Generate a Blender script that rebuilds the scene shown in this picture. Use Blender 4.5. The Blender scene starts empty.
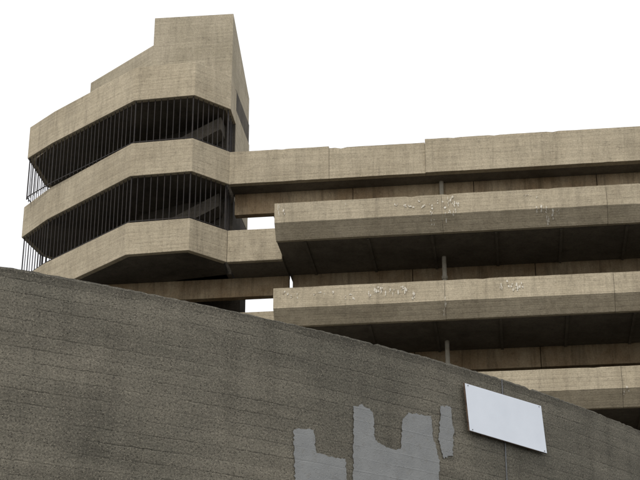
import bpy, math, random, bmesh
import numpy as np
from mathutils import Vector
random.seed(4)
sc=bpy.context.scene
sc.view_settings.view_transform='Standard'; sc.view_settings.look='None'; sc.view_settings.exposure=0
# ---------------- camera
F=1500.0; P=math.radians(23.5); CZ=1.6
cam=bpy.data.cameras.new("camera"); co=bpy.data.objects.new("camera",cam); sc.collection.objects.link(co)
co.location=(0,0,CZ); co.rotation_euler=(math.pi/2+P,0,0); cam.sensor_width=36; cam.lens=F/640*36; cam.clip_end=6000
sc.camera=co
def ray(px,py):
    a=(px-320)/F; b=(240-py)/F
    return np.array([a, math.cos(P)-b*math.sin(P), math.sin(P)+b*math.cos(P)])
TH=math.radians(7.4); D0=50.0
U=np.array([math.cos(TH),-math.sin(TH)]); N=np.array([math.sin(TH),math.cos(TH)])
def W(u,d,z):
    p=U*u+N*(D0+d); return (p[0],p[1],z)
def hit(px,py,d):
    r=ray(px,py); t=(D0+d)/(r[:2]@N); return float(r[:2]@U*t), float(CZ+r[2]*t)
# ---------------- node helpers
def newmat(name):
    m=bpy.data.materials.new(name); m.use_nodes=True; nt=m.node_tree
    for n in list(nt.nodes): nt.nodes.remove(n)
    o=nt.nodes.new('ShaderNodeOutputMaterial'); b=nt.nodes.new('ShaderNodeBsdfPrincipled'); nt.links.new(b.outputs[0],o.inputs[0])
    b.inputs['Specular IOR Level'].default_value=0.2
    return m,nt,b
def setin(nt,sock,v):
    if isinstance(v,(int,float)): sock.default_value=v
    elif isinstance(v,tuple): sock.default_value=(*v,1) if len(v)==3 and sock.type=='RGBA' else v
    else: nt.links.new(v,sock)
def math_(nt,op,a,b=0.0,c=None,clamp=False):
    n=nt.nodes.new('ShaderNodeMath'); n.operation=op; n.use_clamp=clamp
    setin(nt,n.inputs[0],a); setin(nt,n.inputs[1],b)
    if c is not None: setin(nt,n.inputs[2],c)
    return n.outputs[0]
def mapr(nt,v,a,b,c,d):
    n=nt.nodes.new('ShaderNodeMapRange'); n.clamp=True
    setin(nt,n.inputs[0],v)
    for i,x in enumerate((a,b,c,d)): n.inputs[i+1].default_value=x
    return n.outputs[0]
def noise(nt,vec,scale,detail=5,rough=.6,mscale=(1,1,1),dist=0):
    mp=nt.nodes.new('ShaderNodeMapping'); mp.inputs['Scale'].default_value=mscale; nt.links.new(vec,mp.inputs[0])
    n=nt.nodes.new('ShaderNodeTexNoise'); n.inputs['Scale'].default_value=scale; n.inputs['Detail'].default_value=detail
    n.inputs['Roughness'].default_value=rough; n.inputs['Distortion'].default_value=dist
    nt.links.new(mp.outputs[0],n.inputs['Vector']); return n.outputs['Fac']
def mix(nt,f,a,b,mode='MIX'):
    n=nt.nodes.new('ShaderNodeMix'); n.data_type='RGBA'; n.blend_type=mode
    setin(nt,n.inputs[0],f); setin(nt,n.inputs[6],a); setin(nt,n.inputs[7],b); return n.outputs[2]
def bright(nt,col,v):
    c=nt.nodes.new('ShaderNodeCombineXYZ')
    for i in range(3): nt.links.new(v,c.inputs[i])
    return mix(nt,1.0,col,c.outputs[0],'MULTIPLY')
def bump(nt,b,h,s,dist):
    n=nt.nodes.new('ShaderNodeBump'); n.inputs['Strength'].default_value=s; n.inputs['Distance'].default_value=dist
    nt.links.new(h,n.inputs['Height']); nt.links.new(n.outputs[0],b.inputs['Normal'])
def concrete(name,c1,c2,streak=.26,boards=True,fine=.26):
    m,nt,b=newmat(name); tc=nt.nodes.new('ShaderNodeTexCoord').outputs['Object']
    big=noise(nt,tc,.5,6,.68); col=mix(nt,mapr(nt,big,.38,.62,0,1),c1,c2)
    st=noise(nt,tc,1.0,5,.75,(3.1,3.1,.33),.8); v=mapr(nt,st,.46,.72,1,1-streak)
    fn=noise(nt,tc,20,4,.78); v=math_(nt,'MULTIPLY',v,mapr(nt,fn,.32,.68,1+fine*.5,1-fine))
    pit=noise(nt,tc,6,5,.72); v=math_(nt,'MULTIPLY',v,mapr(nt,pit,.56,.70,1,.76))
    oi=nt.nodes.new('ShaderNodeObjectInfo'); v=math_(nt,'MULTIPLY',v,mapr(nt,oi.outputs['Random'],0,1,.94,1.06))
    h=math_(nt,'ADD',math_(nt,'MULTIPLY',fn,.5),pit)
    if boards:
        sx=nt.nodes.new('ShaderNodeSeparateXYZ'); nt.links.new(tc,sx.inputs[0])
        z=math_(nt,'FRACT',math_(nt,'MULTIPLY',sx.outputs[2],6.7))
        ln=mapr(nt,math_(nt,'ABSOLUTE',math_(nt,'SUBTRACT',z,.5)),.0,.09,1,0)
        l=math_(nt,'MULTIPLY',ln,mapr(nt,pit,.35,.6,0,1)); v=math_(nt,'MULTIPLY',v,math_(nt,'SUBTRACT',1.0,math_(nt,'MULTIPLY',l,.13)))
        bd=noise(nt,tc,1,3,.6,(.5,.5,12)); v=math_(nt,'MULTIPLY',v,mapr(nt,bd,.35,.65,1.06,.90))
        h=math_(nt,'SUBTRACT',h,math_(nt,'MULTIPLY',l,.5))
    nt.links.new(bright(nt,col,v),b.inputs['Base Color']); b.inputs['Roughness'].default_value=.93
    bump(nt,b,h,.6,.025); return m
M_con=concrete("board_marked_concrete",(.475,.412,.30),(.385,.33,.235))
M_tow=concrete("tower_concrete",(.45,.395,.295),(.37,.325,.235),.2)
M_beam=concrete("stained_beam_concrete",(.48,.385,.255),(.32,.23,.135),.5,False)
M_sof=concrete("dark_soffit_concrete",(.17,.15,.12),(.115,.10,.078),.3)  # darker concrete tone for deck undersides, ribs and columns
M_core=concrete("shade_toned_core_concrete",(.13,.115,.092),(.08,.07,.056),.4)  # albedo lowered to paint interior shade into the core and bay
def wallmat(painted=False):
    m,nt,b=newmat("overpainted_concrete" if painted else "exposed_aggregate_concrete"); tc=nt.nodes.new('ShaderNodeTexCoord').outputs['UV']
    big=noise(nt,tc,.8,6,.70,(.6,1,1))
    col=mix(nt,mapr(nt,big,.38,.62,0,1),(.158,.145,.115),(.112,.105,.084))
    v=mapr(nt,noise(nt,tc,1.0,6,.72,(.5,5.5,1)),.35,.68,1.16,.78)
    v=math_(nt,'MULTIPLY',v,mapr(nt,noise(nt,tc,1.0,5,.65,(3,.35,1)),.48,.72,1.06,.76))
    sp=noise(nt,tc,60,3,.8); v=math_(nt,'MULTIPLY',v,mapr(nt,sp,.32,.68,.52,1.48))
    vo=nt.nodes.new('ShaderNodeTexVoronoi'); vo.inputs['Scale'].default_value=85; nt.links.new(tc,vo.inputs['Vector'])
    sxv=nt.nodes.new('ShaderNodeSeparateXYZ'); nt.links.new(vo.outputs['Color'],sxv.inputs[0])
    peb=math_(nt,'MULTIPLY',mapr(nt,vo.outputs['Distance'],.2,.5,1,0),mapr(nt,sxv.outputs[0],.76,.86,0,1))
    hole=math_(nt,'MULTIPLY',mapr(nt,vo.outputs['Distance'],.2,.5,1,0),mapr(nt,sxv.outputs[1],.74,.84,0,1))
    sx=nt.nodes.new('ShaderNodeSeparateXYZ'); nt.links.new(tc,sx.inputs[0])
    wob=noise(nt,tc,1.6,4,.6); zz=math_(nt,'ADD',math_(nt,'MULTIPLY',sx.outputs[1],9.2),math_(nt,'MULTIPLY',wob,.22))
    fr=math_(nt,'FRACT',zz); ln=mapr(nt,math_(nt,'ABSOLUTE',math_(nt,'SUBTRACT',fr,.5)),0,.08,1,0)
    ms=mapr(nt,noise(nt,tc,1.0,5,.8,(1.2,8,1)),.40,.64,0,1); l=math_(nt,'MULTIPLY',ln,ms)
    v=math_(nt,'MULTIPLY',v,math_(nt,'SUBTRACT',1.0,math_(nt,'MULTIPLY',l,.36)))
    # each board row takes a slightly different tone
    rn=nt.nodes.new('ShaderNodeTexWhiteNoise'); rn.noise_dimensions='1D'; nt.links.new(math_(nt,'FLOOR',math_(nt,'ADD',zz,.5)),rn.inputs['W'])
    v=math_(nt,'MULTIPLY',v,mapr(nt,rn.outputs['Value'],0,1,.93,1.07))
    v=math_(nt,'MULTIPLY',v,math_(nt,'SUBTRACT',1.0,math_(nt,'MULTIPLY',hole,.5)))
    v=math_(nt,'MULTIPLY',v,mapr(nt,math_(nt,'ADD',sx.outputs[1],math_(nt,'MULTIPLY',wob,.10)),5.96,6.05,1,.55))
    c=bright(nt,col,v); c=mix(nt,math_(nt,'MULTIPLY',peb,.65),c,(.31,.28,.22))
    if painted:
        g=mix(nt,mapr(nt,noise(nt,tc,5,5,.7),.35,.65,0,1),(.25,.258,.258),(.21,.218,.22))
        c=mix(nt,mapr(nt,noise(nt,tc,16,5,.75),.54,.72,.95,.55),c,g)
    nt.links.new(c,b.inputs['Base Color']); b.inputs['Roughness'].default_value=.95
    h=math_(nt,'SUBTRACT',math_(nt,'ADD',sp,math_(nt,'MULTIPLY',peb,.4)),math_(nt,'ADD',math_(nt,'MULTIPLY',l,.8),hole))
    bump(nt,b,h,.3 if painted else .6,.012); return m
M_wall=wallmat(); M_paint=wallmat(True)
def simple(name,c1,c2,scale,rough=.8,metal=0,b1=.35,b2=.65,rs=.3):
    m,nt,b=newmat(name); tc=nt.nodes.new('ShaderNodeTexCoord').outputs['Object']
    n=noise(nt,tc,scale,5,.65); nt.links.new(mix(nt,mapr(nt,n,b1,b2,0,1),c1,c2),b.inputs['Base Color'])
    b.inputs['Roughness'].default_value=rough; b.inputs['Metallic'].default_value=metal; bump(nt,b,n,rs,.004); return m
M_rail=simple("black_painted_steel",(.012,.012,.013),(.03,.022,.018),9,.55)
M_pipe=simple("grey_downpipe",(.50,.47,.40),(.34,.31,.24),3,.6)
M_cond=simple("galvanised_conduit",(.15,.16,.17),(.10,.10,.10),8,.6)
M_white=simple("spalled_white_concrete",(.74,.71,.63),(.50,.455,.36),9,.9)
M_rust=simple("exposed_rusty_core",(.26,.21,.15),(.34,.29,.21),12,.9)
M_sign=simple("white_sign_face",(.72,.77,.84),(.67,.72,.79),2.5,.45,b1=.35,b2=.7,rs=.05)
M_edge=simple("rusty_sign_edge",(.06,.04,.03),(.14,.10,.07),20,.7)
M_gnd=simple("fill_lightened_tarmac",(.10,.10,.095),(.14,.135,.125),1.5,.95)  # ground colour lightened to bounce fill light up under the decks
M_pave=simple("paving_concrete",(.28,.27,.25),(.22,.21,.19),1.2,.95)
# ---------------- mesh helpers
def root(name):
    e=bpy.data.objects.new(name,None); sc.collection.objects.link(e); return e
def mesh(name,vs,fs,mat,parent=None,bev=0):
    me=bpy.data.meshes.new(name); me.from_pydata([tuple(map(float,v)) for v in vs],[],fs); me.materials.append(mat)
    bm=bmesh.new(); bm.from_mesh(me); bmesh.ops.recalc_face_normals(bm,faces=bm.faces); bm.to_mesh(me); bm.free()
    o=bpy.data.objects.new(name,me); sc.collection.objects.link(o)
    if parent: o.parent=parent
    if bev:
        md=o.modifiers.new("b",'BEVEL'); md.width=bev; md.segments=2; md.limit_method='ANGLE'; md.angle_limit=math.radians(20)
    return o
def extr(name,prof,u0,u1,mat,parent,bev=0.02):
    n=len(prof); vs=[W(u0,d,z) for d,z in prof]+[W(u1,d,z) for d,z in prof]
    fs=[tuple(range(n)),tuple(range(2*n-1,n-1,-1))]+[(i,(i+1)%n,n+(i+1)%n,n+i) for i in range(n)]
    return mesh(name,vs,fs,mat,parent,bev)
def wobbly(name,prof,u0,u1,mat,parent,amp=.010):
    k=max(2,int((u1-u0)/.22)); n=len(prof); vs=[]; fs=[]
    js=[[0,0] for _ in prof]
    for i in range(k+1):
        u=u0+(u1-u0)*i/k
        for j,(d,z) in enumerate(prof):
            js[j][0]=js[j][0]*.8+random.uniform(-1,1)*amp*.4; js[j][1]=js[j][1]*.8+random.uniform(-1,1)*amp*.6
            front=j<3 or j==n-1
            ch=0
            if front and random.random()<.035: ch=random.uniform(.01,.03)
            vs.append(W(u,d+(js[j][0]+ch if front else 0),z+(js[j][1]-(ch if j==0 else -ch if j==2 else 0) if front else 0)))
    for i in range(k):
        for j in range(n): fs.append((i*n+j,i*n+(j+1)%n,(i+1)*n+(j+1)%n,(i+1)*n+j))
    fs.append(tuple(range(n))); fs.append(tuple(range(k*n+n-1,k*n-1,-1)))
    return mesh(name,vs,fs,mat,parent)
def prism(name,poly,z0,z1,mat,parent,bev=0):
    n=len(poly); z1s=z1 if isinstance(z1,(list,tuple)) else [z1]*n
    vs=[W(u,d,z0) for u,d in poly]+[W(u,d,z1s[i]) for i,(u,d) in enumerate(poly)]
    fs=[tuple(range(n)),tuple(range(2*n-1,n-1,-1))]+[(i,(i+1)%n,n+(i+1)%n,n+i) for i in range(n)]
    return mesh(name,vs,fs,mat,parent,bev)
def box(name,u0,u1,d0,d1,z0,z1,mat,parent,bev=0): return prism(name,[(u0,d0),(u1,d0),(u1,d1),(u0,d1)],z0,z1,mat,parent,bev)
def offset(path,w):
    p=[np.array(q,float) for q in path]; out=[]; nr=[]
    for i in range(len(p)-1):
        t=p[i+1]-p[i]; t/=np.linalg.norm(t); nr.append(np.array([t[1],-t[0]]))
    for i in range(len(p)):
        if i==0: m=nr[0]
        elif i==len(p)-1: m=nr[-1]
        else:
            m=nr[i-1]+nr[i]; m/=np.linalg.norm(m); m=m/(m@nr[i])
        out.append(tuple(p[i]+m*w))
    return out
def band(name,path,w,z0,z1,mat,parent,bev=.015):
    inn=offset(path,w); poly=list(path)+inn[::-1]
    return prism(name,poly,z0,z1,mat,parent,bev)
def cyl(name,p0,p1,r,mat,parent,n=10):
    p0=Vector(p0);p1=Vector(p1);ax=(p1-p0).normalized(); x=ax.orthogonal().normalized(); y=ax.cross(x)
    vs=[]
    for p in (p0,p1):
        for i in range(n):
            a=2*math.pi*i/n; vs.append(p+x*math.cos(a)*r+y*math.sin(a)*r)
    fs=[tuple(range(n)),tuple(range(n,2*n))]+[(i,(i+1)%n,n+(i+1)%n,n+i) for i in range(n)]
    return mesh(name,vs,fs,mat,parent)
# ---------------- car park
CP=root("concrete_car_park")
UR=46.0; BACK=19.0; BD=3.0; BE=3.95
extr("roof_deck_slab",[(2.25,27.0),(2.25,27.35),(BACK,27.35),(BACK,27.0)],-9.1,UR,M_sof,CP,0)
box("roof_deck_link_slab",-10.35,-9.102,2.25,3.4,27.0,27.35,M_sof,CP)
jt=[-10.35,-6.4,-2.65,9.4,21.4,33.4,UR]
for i in range(len(jt)-1):
    zt=28.38 if i==0 else (28.30 if i==1 else 28.42)
    dd=0 if i<2 else -.07
    a=jt[i]+(0 if i==0 else .006)
    wobbly(f"roof_parapet_{i}",[(2.0+dd,zt),(2.0+dd,27.7),(2.0+dd,26.98),(2.245,26.98),(2.245,zt)],a,jt[i+1]-.006,M_con,CP,.007)
box("roof_rear_parapet",-9.1,UR,BACK+.003,BACK+.25,27.0,28.4,M_con,CP)
tops=[25.1,21.7,18.2,14.8,11.4,8.0,4.6]
for k,zt in enumerate(tops):
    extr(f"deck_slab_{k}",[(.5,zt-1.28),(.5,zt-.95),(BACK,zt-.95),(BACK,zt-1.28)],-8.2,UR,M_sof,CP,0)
    jj=[-8.2,-2.0,3.95,9.9,15.8,21.7,27.6,33.5,39.4,UR]
    for i in range(len(jj)-1):
        e0=.006 if i else 0; r1=random.uniform(-.012,.012); r2=random.uniform(-.01,.01)
        wobbly(f"parapet_{k}_{i}",[(r2,zt+r1),(r2,zt-.78),(.46,zt-1.32),(.62,zt-1.32),(.498,zt-.9),(.2,zt-.75),(.2,zt+r1)],jj[i]+e0,jj[i+1]-.006,M_con,CP,.008)
    box(f"rear_parapet_{k}",-8.2,UR,BACK+.003,BACK+.25,zt-1.3,zt,M_con,CP)
    u=-7.2
    while u<UR:
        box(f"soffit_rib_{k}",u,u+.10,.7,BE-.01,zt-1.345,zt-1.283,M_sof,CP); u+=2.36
def beams(zb,d,u0,u1,h,tag):
    u=u0; i=0
    while u<u1:
        e=min(u+2.36*2,u1); e=u1 if u1-e<.5 else e
        box(f"edge_beam_{tag}_{i}",u+.012,e-.012,d,d+.35,zb-h,zb-.003,M_beam,CP,.015)
        u=e; i+=1
beams(27.0,BD,-10.3,UR,.9,"roof")
for k,zt in enumerate(tops):
    beams(zt-1.28,BE,-8.1,UR,.8,k)
    if zt>10: box(f"rear_wall_{k}",-7.8,UR,11.5,11.8,zt-4.3,zt-1.29,M_core,CP)  # added dark wall, put in to block sky between the decks
box("rear_wall_roof",-7.8,UR,11.5,11.8,24.2,26.99,M_core,CP)  # same added sky-blocking wall, under the roof deck
u=-6.9
while u<UR:
    for d in (4.6,10.8,17.6):
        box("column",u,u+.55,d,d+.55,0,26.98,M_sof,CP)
    u+=7.08
cyl("downpipe",W(-2.1,BD-.12,0),W(-2.1,BD-.12,27.2),.085,M_pipe,CP)
for z in (26.2,22.9,19.4): cyl("pipe_collar",W(-2.1,BD-.12,z),W(-2.1,BD-.12,z+.12),.115,M_pipe,CP)
# ---------------- stair tower
BT=root("stair_tower")
path=[(-10.35,2.0),(-11.55,.67),(-14.0,.80),(-18.4,4.35),(-20.0,6.0),(-19.8,8.0),(-17.6,11.2)]
pathA=[(-10.38,3.3),(-10.35,2.0),(-11.55,.67),(-14.0,.80),(-18.3,3.95),(-19.75,5.2),(-19.8,8.0),(-17.6,11.2)]
lev=[(31.8,1.5),(28.4,1.42),(25.0,1.32),(21.6,1.32),(18.2,1.32),(14.8,1.32),(11.4,1.32),(8.0,1.32),(4.6,1.32)]
core=[(-10.4,3.25),(-10.4,6.4),(-14.5,9.6),(-16.2,9.0),(-16.6,7.2),(-14.4,4.4),(-12.5,3.6)]
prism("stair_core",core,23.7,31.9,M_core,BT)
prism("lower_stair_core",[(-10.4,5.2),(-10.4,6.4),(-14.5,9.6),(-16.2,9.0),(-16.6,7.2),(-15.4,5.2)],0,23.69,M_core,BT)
for k,(zt,h) in enumerate(lev):
    pth=pathA if k==0 else path
    band(f"bay_parapet_{k}",pth,.22,zt-h,zt,M_con,BT)
    inn=offset(path,.225); sp=[(-10.6,3.24)]+inn+[(-14.5,10.5),(-10.6,6.6)]
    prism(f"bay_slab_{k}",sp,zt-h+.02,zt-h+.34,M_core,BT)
    if k>1:
        box(f"link_parapet_{k}",-10.345,-8.21,2.0,2.22,zt-h,zt,M_con,CP,.02)
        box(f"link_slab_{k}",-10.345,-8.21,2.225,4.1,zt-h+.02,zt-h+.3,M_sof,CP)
        box(f"link_beam_{k}",-15.9,-8.21,3.7,4.05,zt-h-.78,zt-h+.015,M_beam,CP,.015)
def railrun(k,zb,zt_):
    base=pathA if k==0 else [(-10.38,3.3)]+path
    rp=offset(base,.11); vs=[];fs=[]
    def addbox(c,hw,z0,z1):
        b=len(vs)
        for z in (z0,z1):
            for sx,sy in ((-1,-1),(1,-1),(1,1),(-1,1)): vs.append(W(c[0]+sx*hw,c[1]+sy*hw,z))
        fs.extend([(b,b+1,b+2,b+3),(b+4,b+5,b+6,b+7)]+[(b+i,b+(i+1)%4,b+4+(i+1)%4,b+4+i) for i in range(4)])
    for i in range(len(rp)-1):
        a=np.array(rp[i]);c=np.array(rp[i+1]);L=np.linalg.norm(c-a);n=max(1,round(L/.25))
        for j in range(n):
            p=a+(c-a)*j/n; q=random.uniform(-.012,.012); addbox((p[0]+q,p[1]),.022 if j==0 else .0135,zb-.02,zt_+.02)
    mesh(f"railing_bars_{k}",vs,fs,M_rail,BT)
    band(f"railing_lower_rail_{k}",offset(base,.095),.03,zb+.08,zb+.115,M_rail,BT,0)
for k in range(2):
    railrun(k,lev[k+1][0],lev[k][0]-lev[k][1])
    zb=lev[k+1][0]; vs=[]
    for (u_,z_) in ((-10.8,zb+1.75),(-14.4,zb-.1)):
        for d_,dz in ((2.3,0),(2.3,-.55),(3.2,-.55),(3.2,0)): vs.append(W(u_,d_,z_+dz))
    mesh(f"stair_flight_{k}",vs,[(0,1,2,3),(4,5,6,7)]+[(i,(i+1)%4,4+(i+1)%4,4+i) for i in range(4)],M_core,BT)
# square columns carrying the open lower storeys of the bay
for (cu,cd) in ((-12.2,2.6),(-18.6,6.2),(-17.2,9.6)):
    box("bay_column",cu-.25,cu+.25,cd-.25,cd+.25,0,20.3,M_sof,BT)
    if cu<-17.1: box("bay_column",cu-.25,cu+.25,cd-.25,cd+.25,20.3,23.69,M_sof,BT)
prism("tower_head",[(-13.76,2.4),(-10.42,2.4),(-10.42,6.42),(-13.76,6.42)],30.9,[35.07,35.02,33.2,33.3],M_tow,BT,.02)
prism("tower_side_wall",[(-10.43,3.32),(-10.385,3.32),(-10.385,6.43),(-10.43,6.43)],26.9,30.95,M_tow,BT,0)
prism("tower_shoulder",[(-17.2,5.2),(-13.765,2.45),(-13.765,6.4),(-16.2,7.5)],30.9,33.8,M_tow,BT,.02)
# ---------------- spalled marks on parapets
def mark(px,py,w,h,k):
    zt=tops[k]; u,z=hit(px,py,0)
    def pt(du,dz):
        zz=z+dz
        d=-.020 if zz>zt-.78 else (zt-.78-zz)*.46/.54-.024
        return (u+du,d,zz)
    def ring(cx,cz,w,h,off,nm,mat):
        n=13; vs=[]
        for i in range(n):
            a=2*math.pi*i/n; r=.5+.8*random.random()
            q=pt(cx+math.cos(a)*w*r,cz+math.sin(a)*h*r); vs.append(W(q[0],q[1]-off,q[2]))
        c=pt(cx,cz); vs.append(W(c[0],c[1]-off,c[2]))
        mesh(nm,vs,[(i,(i+1)%n,n) for i in range(n)],mat,CP)
    h*=1.1
    for j in range(random.choice((2,3,4,5))):
        ring(random.uniform(-.7,.7)*w,random.uniform(-.9,.9)*h,w*random.uniform(.2,.55),h*random.uniform(.2,.55),.001*j,"spall_patch",M_white)
    if random.random()<.55: ring(0,0,w*.35,h*.4,.006,"spall_core",M_rust)
def cluster(k,x0,x1,y0,y1,n,w=.07,h=.12):
    for i in range(n):
        x=x0+(x1-x0)*(i+.5)/n+random.uniform(-2,2); mark(x,random.uniform(y0,y1),w*random.uniform(.6,1.4),h*random.uniform(.5,1.3),k)
cluster(0,277,284,207,213,2,.06,.14); cluster(0,343,347,204,206,1,.08,.05)
cluster(0,392,398,203,206,2,.06,.06); cluster(0,404,440,201,207,9,.06,.10); cluster(0,440,460,200,206,6,.06,.12)
cluster(0,428,437,213,226,3,.05,.14); cluster(0,444,458,211,221,4,.05,.16); cluster(0,524,540,195,198,3,.06,.05)
cluster(0,534,562,208,213,6,.05,.10); cluster(0,545,552,213,220,2,.06,.12)
cluster(1,282,299,293,298,4,.06,.10); cluster(1,311,333,292,295,4,.06,.05); cluster(1,344,354,291,298,3,.05,.07)
cluster(1,368,418,288,296,12,.06,.14); cluster(1,443,446,300,314,3,.04,.14); cluster(1,497,526,283,291,7,.06,.12)
cluster(2,625,630,388,393,2,.06,.10)
# ---------------- foreground curved wall
H=6.0
edge=[(0,265),(75,278),(150,293),(225,309),(300,325),(375,343),(450,362),(520,385),(560,398),(600,412),(640,430)]
pts=[]
for px,py in edge:
    r=ray(px,py); t=(H-CZ)/r[2]; pts.append(r[:2]*t)
pts=np.array(pts); A=np.c_[2*pts,np.ones(len(pts))]; bb=(pts**2).sum(1); s=np.linalg.lstsq(A,bb,rcond=None)[0]
C=s[:2]; R=math.sqrt(s[2]+C@C)
am=math.atan2(*(pts[5]-C)[::-1])
CW=root("curved_ramp_wall")
def wp(s,z,off=0):
    a=am+s/R; return (C[0]+(R+off)*math.cos(a),C[1]+(R+off)*math.sin(a),z)
def whit(px,py):
    r=ray(px,py); d=r[:2]; q=-C
    a_=d@d; b_=2*q@d; c_=q@q-R*R; t=(-b_-math.sqrt(b_*b_-4*a_*c_))/(2*a_)
    p=d*t; a=math.atan2(*(p-C)[::-1]); ds=(a-am+math.pi)%(2*math.pi)-math.pi
    return ds*R, CZ+r[2]*t
S=np.arange(-24,24.01,.04)
vs=[]
for i,s_ in enumerate(S):
    j_=.005*math.sin(s_*1.3)+random.uniform(-.004,.004); c_=random.uniform(-.004,.004)
    if random.random()<.03: j_-=random.uniform(.005,.015)
    vs+= [wp(s_,-.2),wp(s_,5.98+c_),wp(s_,H+j_,-.02+c_),wp(s_,H+j_-.02,-.3),wp(s_,-.2,-.3)]
me=bpy.data.meshes.new("wall_panel"); fs=[]
for i in range(len(S)-1):
    for j in range(4): fs.append((i*5+j,i*5+5+j,i*5+6+j,i*5+1+j))
fs.append((0,1,2,3,4)); e=(len(S)-1)*5; fs.append((e+4,e+3,e+2,e+1,e))
me.from_pydata([tuple(map(float,v)) for v in vs],[],fs); me.materials.append(M_wall)
bm=bmesh.new(); bm.from_mesh(me); bmesh.ops.recalc_face_normals(bm,faces=bm.faces); bm.to_mesh(me); bm.free()
uvl=me.uv_layers.new(name="UVMap")
for l in me.loops:
    i,j=divmod(l.vertex_index,5); uvl.data[l.index].uv=(S[i]+30,(-.2,5.98,6.01,6.3,12)[j])
wo=bpy.data.objects.new("wall_panel",me); sc.collection.objects.link(wo); wo.parent=CW
def paint(corners,name):
    pl=[whit(*c) for c in corners]; out=[]
    for i in range(len(pl)):
        a=np.array(pl[i]);b=np.array(pl[(i+1)%len(pl)]);n=max(2,int(np.linalg.norm(b-a)/.018))
        for j in range(n): out.append(a+(b-a)*j/n+np.array([random.uniform(-.009,.009),random.uniform(-.009,.009)]))
    bm=bmesh.new(); vv=[bm.verts.new((float(p[0]),float(p[1]),0)) for p in out]; f=bm.faces.new(vv)
    uv=bm.loops.layers.uv.new("UVMap")
    bmesh.ops.triangulate(bm,faces=[f])
    for f in bm.faces:
        for l in f.loops: l[uv].uv=(l.vert.co.x+30,l.vert.co.y)
    me=bpy.data.meshes.new(name)
    for v in bm.verts: v.co=Vector(wp(v.co.x,v.co.y,.010))
    bmesh.ops.recalc_face_normals(bm,faces=bm.faces); bm.to_mesh(me); bm.free(); me.materials.append(M_paint)
    o=bpy.data.objects.new(name,me); sc.collection.objects.link(o); o.parent=CW
paint([(293,429),(313,430),(315,452),(330,457),(345,459),(346,520),(295,520)],"overpaint_patch")
paint([(353,407),(362,405),(372,411),(374,440),(386,448),(400,450),(402,418),(408,413),(430,416),(433,440),(439,460),(437,520),(352,520)],"overpaint_patch")
paint([(440,406),(450,407),(453,430),(452,456),(443,458),(438,440)],"overpaint_patch")
# ---------------- sign
SG=root("blank_white_sign")
cs=[whit(*c) for c in [(460,384),(537,407),(543,455),(465,432)]]
P4=[np.array(wp(s_,z,.05)) for s_,z in cs]
nrm=np.cross(P4[1]-P4[0],P4[3]-P4[0]); nrm/=np.linalg.norm(nrm)
if nrm[1]>0: nrm=-nrm
def plate(name,q,off0,off1,mat,par):
    vs=[p+nrm*off0 for p in q]+[p+nrm*off1 for p in q]
    return mesh(name,vs,[(0,1,2,3),(4,5,6,7)]+[(i,(i+1)%4,4+(i+1)%4,4+i) for i in range(4)],mat,par,.002)
cc=sum(P4)/4
plate("sign_backing",P4,-.012,.0,M_edge,SG)
plate("sign_face",[cc+(p-cc)*.985 for p in P4],.001,.006,M_sign,SG)
for p in P4:
    q=cc+(p-cc)*.92; cyl("sign_bolt",q+nrm*.004,q+nrm*.010,.005,M_cond,SG,8)
for f in (.2,.8):
    a=P4[0]*(1-f)+P4[1]*f; b=P4[3]*(1-f)+P4[2]*f
    cyl("sign_fixing_batten",a-nrm*.03,b-nrm*.03,.018,M_edge,SG,8)
s0,z0=whit(501,376)
cyl("conduit",wp(s0,H-.01,.008),wp(s0,.1,.008),.006,M_cond,CW,8)
# ---------------- ground
mesh("ground",[(-2500,-2500,0),(2500,-2500,0),(2500,2500,0),(-2500,2500,0)],[(0,1,2,3)],M_gnd)
vs=[];Sg=np.arange(-24,24.01,.5)
for s_ in Sg: vs+=[wp(s_,.12,.002),wp(s_,.12,2.2),wp(s_,-.05,2.2)]
fs=[]
for i in range(len(Sg)-1):
    for j in range(2): fs.append((i*3+j,i*3+3+j,i*3+4+j,i*3+1+j))
mesh("pavement",vs,fs,M_pave)
# ---------------- world + sun
SE,SR=math.radians(48),math.radians(205)
w=bpy.data.worlds.new("World"); sc.world=w; w.use_nodes=True; nt=w.node_tree
bg=nt.nodes['Background']; sky=nt.nodes.new('ShaderNodeTexSky'); sky.sky_type='NISHITA'; sky.sun_disc=False
sky.sun_elevation=SE; sky.sun_rotation=SR; sky.dust_density=6; sky.air_density=1
mx=nt.nodes.new('ShaderNodeMix'); mx.data_type='RGBA'; mx.inputs[0].default_value=.88
nt.links.new(sky.outputs[0],mx.inputs[6]); mx.inputs[7].default_value=(10.2,10.2,10.3,1)
nt.links.new(mx.outputs[2],bg.inputs[0]); bg.inputs[1].default_value=.125
L=bpy.data.lights.new("sun",'SUN'); L.energy=1.4; L.angle=math.radians(16); L.color=(1,.96,.9)
lo=bpy.data.objects.new("sun",L); sc.collection.objects.link(lo)
dirv=Vector((math.sin(SR)*math.cos(SE),math.cos(SR)*math.cos(SE),math.sin(SE)))
lo.rotation_euler=dirv.to_track_quat('Z','Y').to_euler()
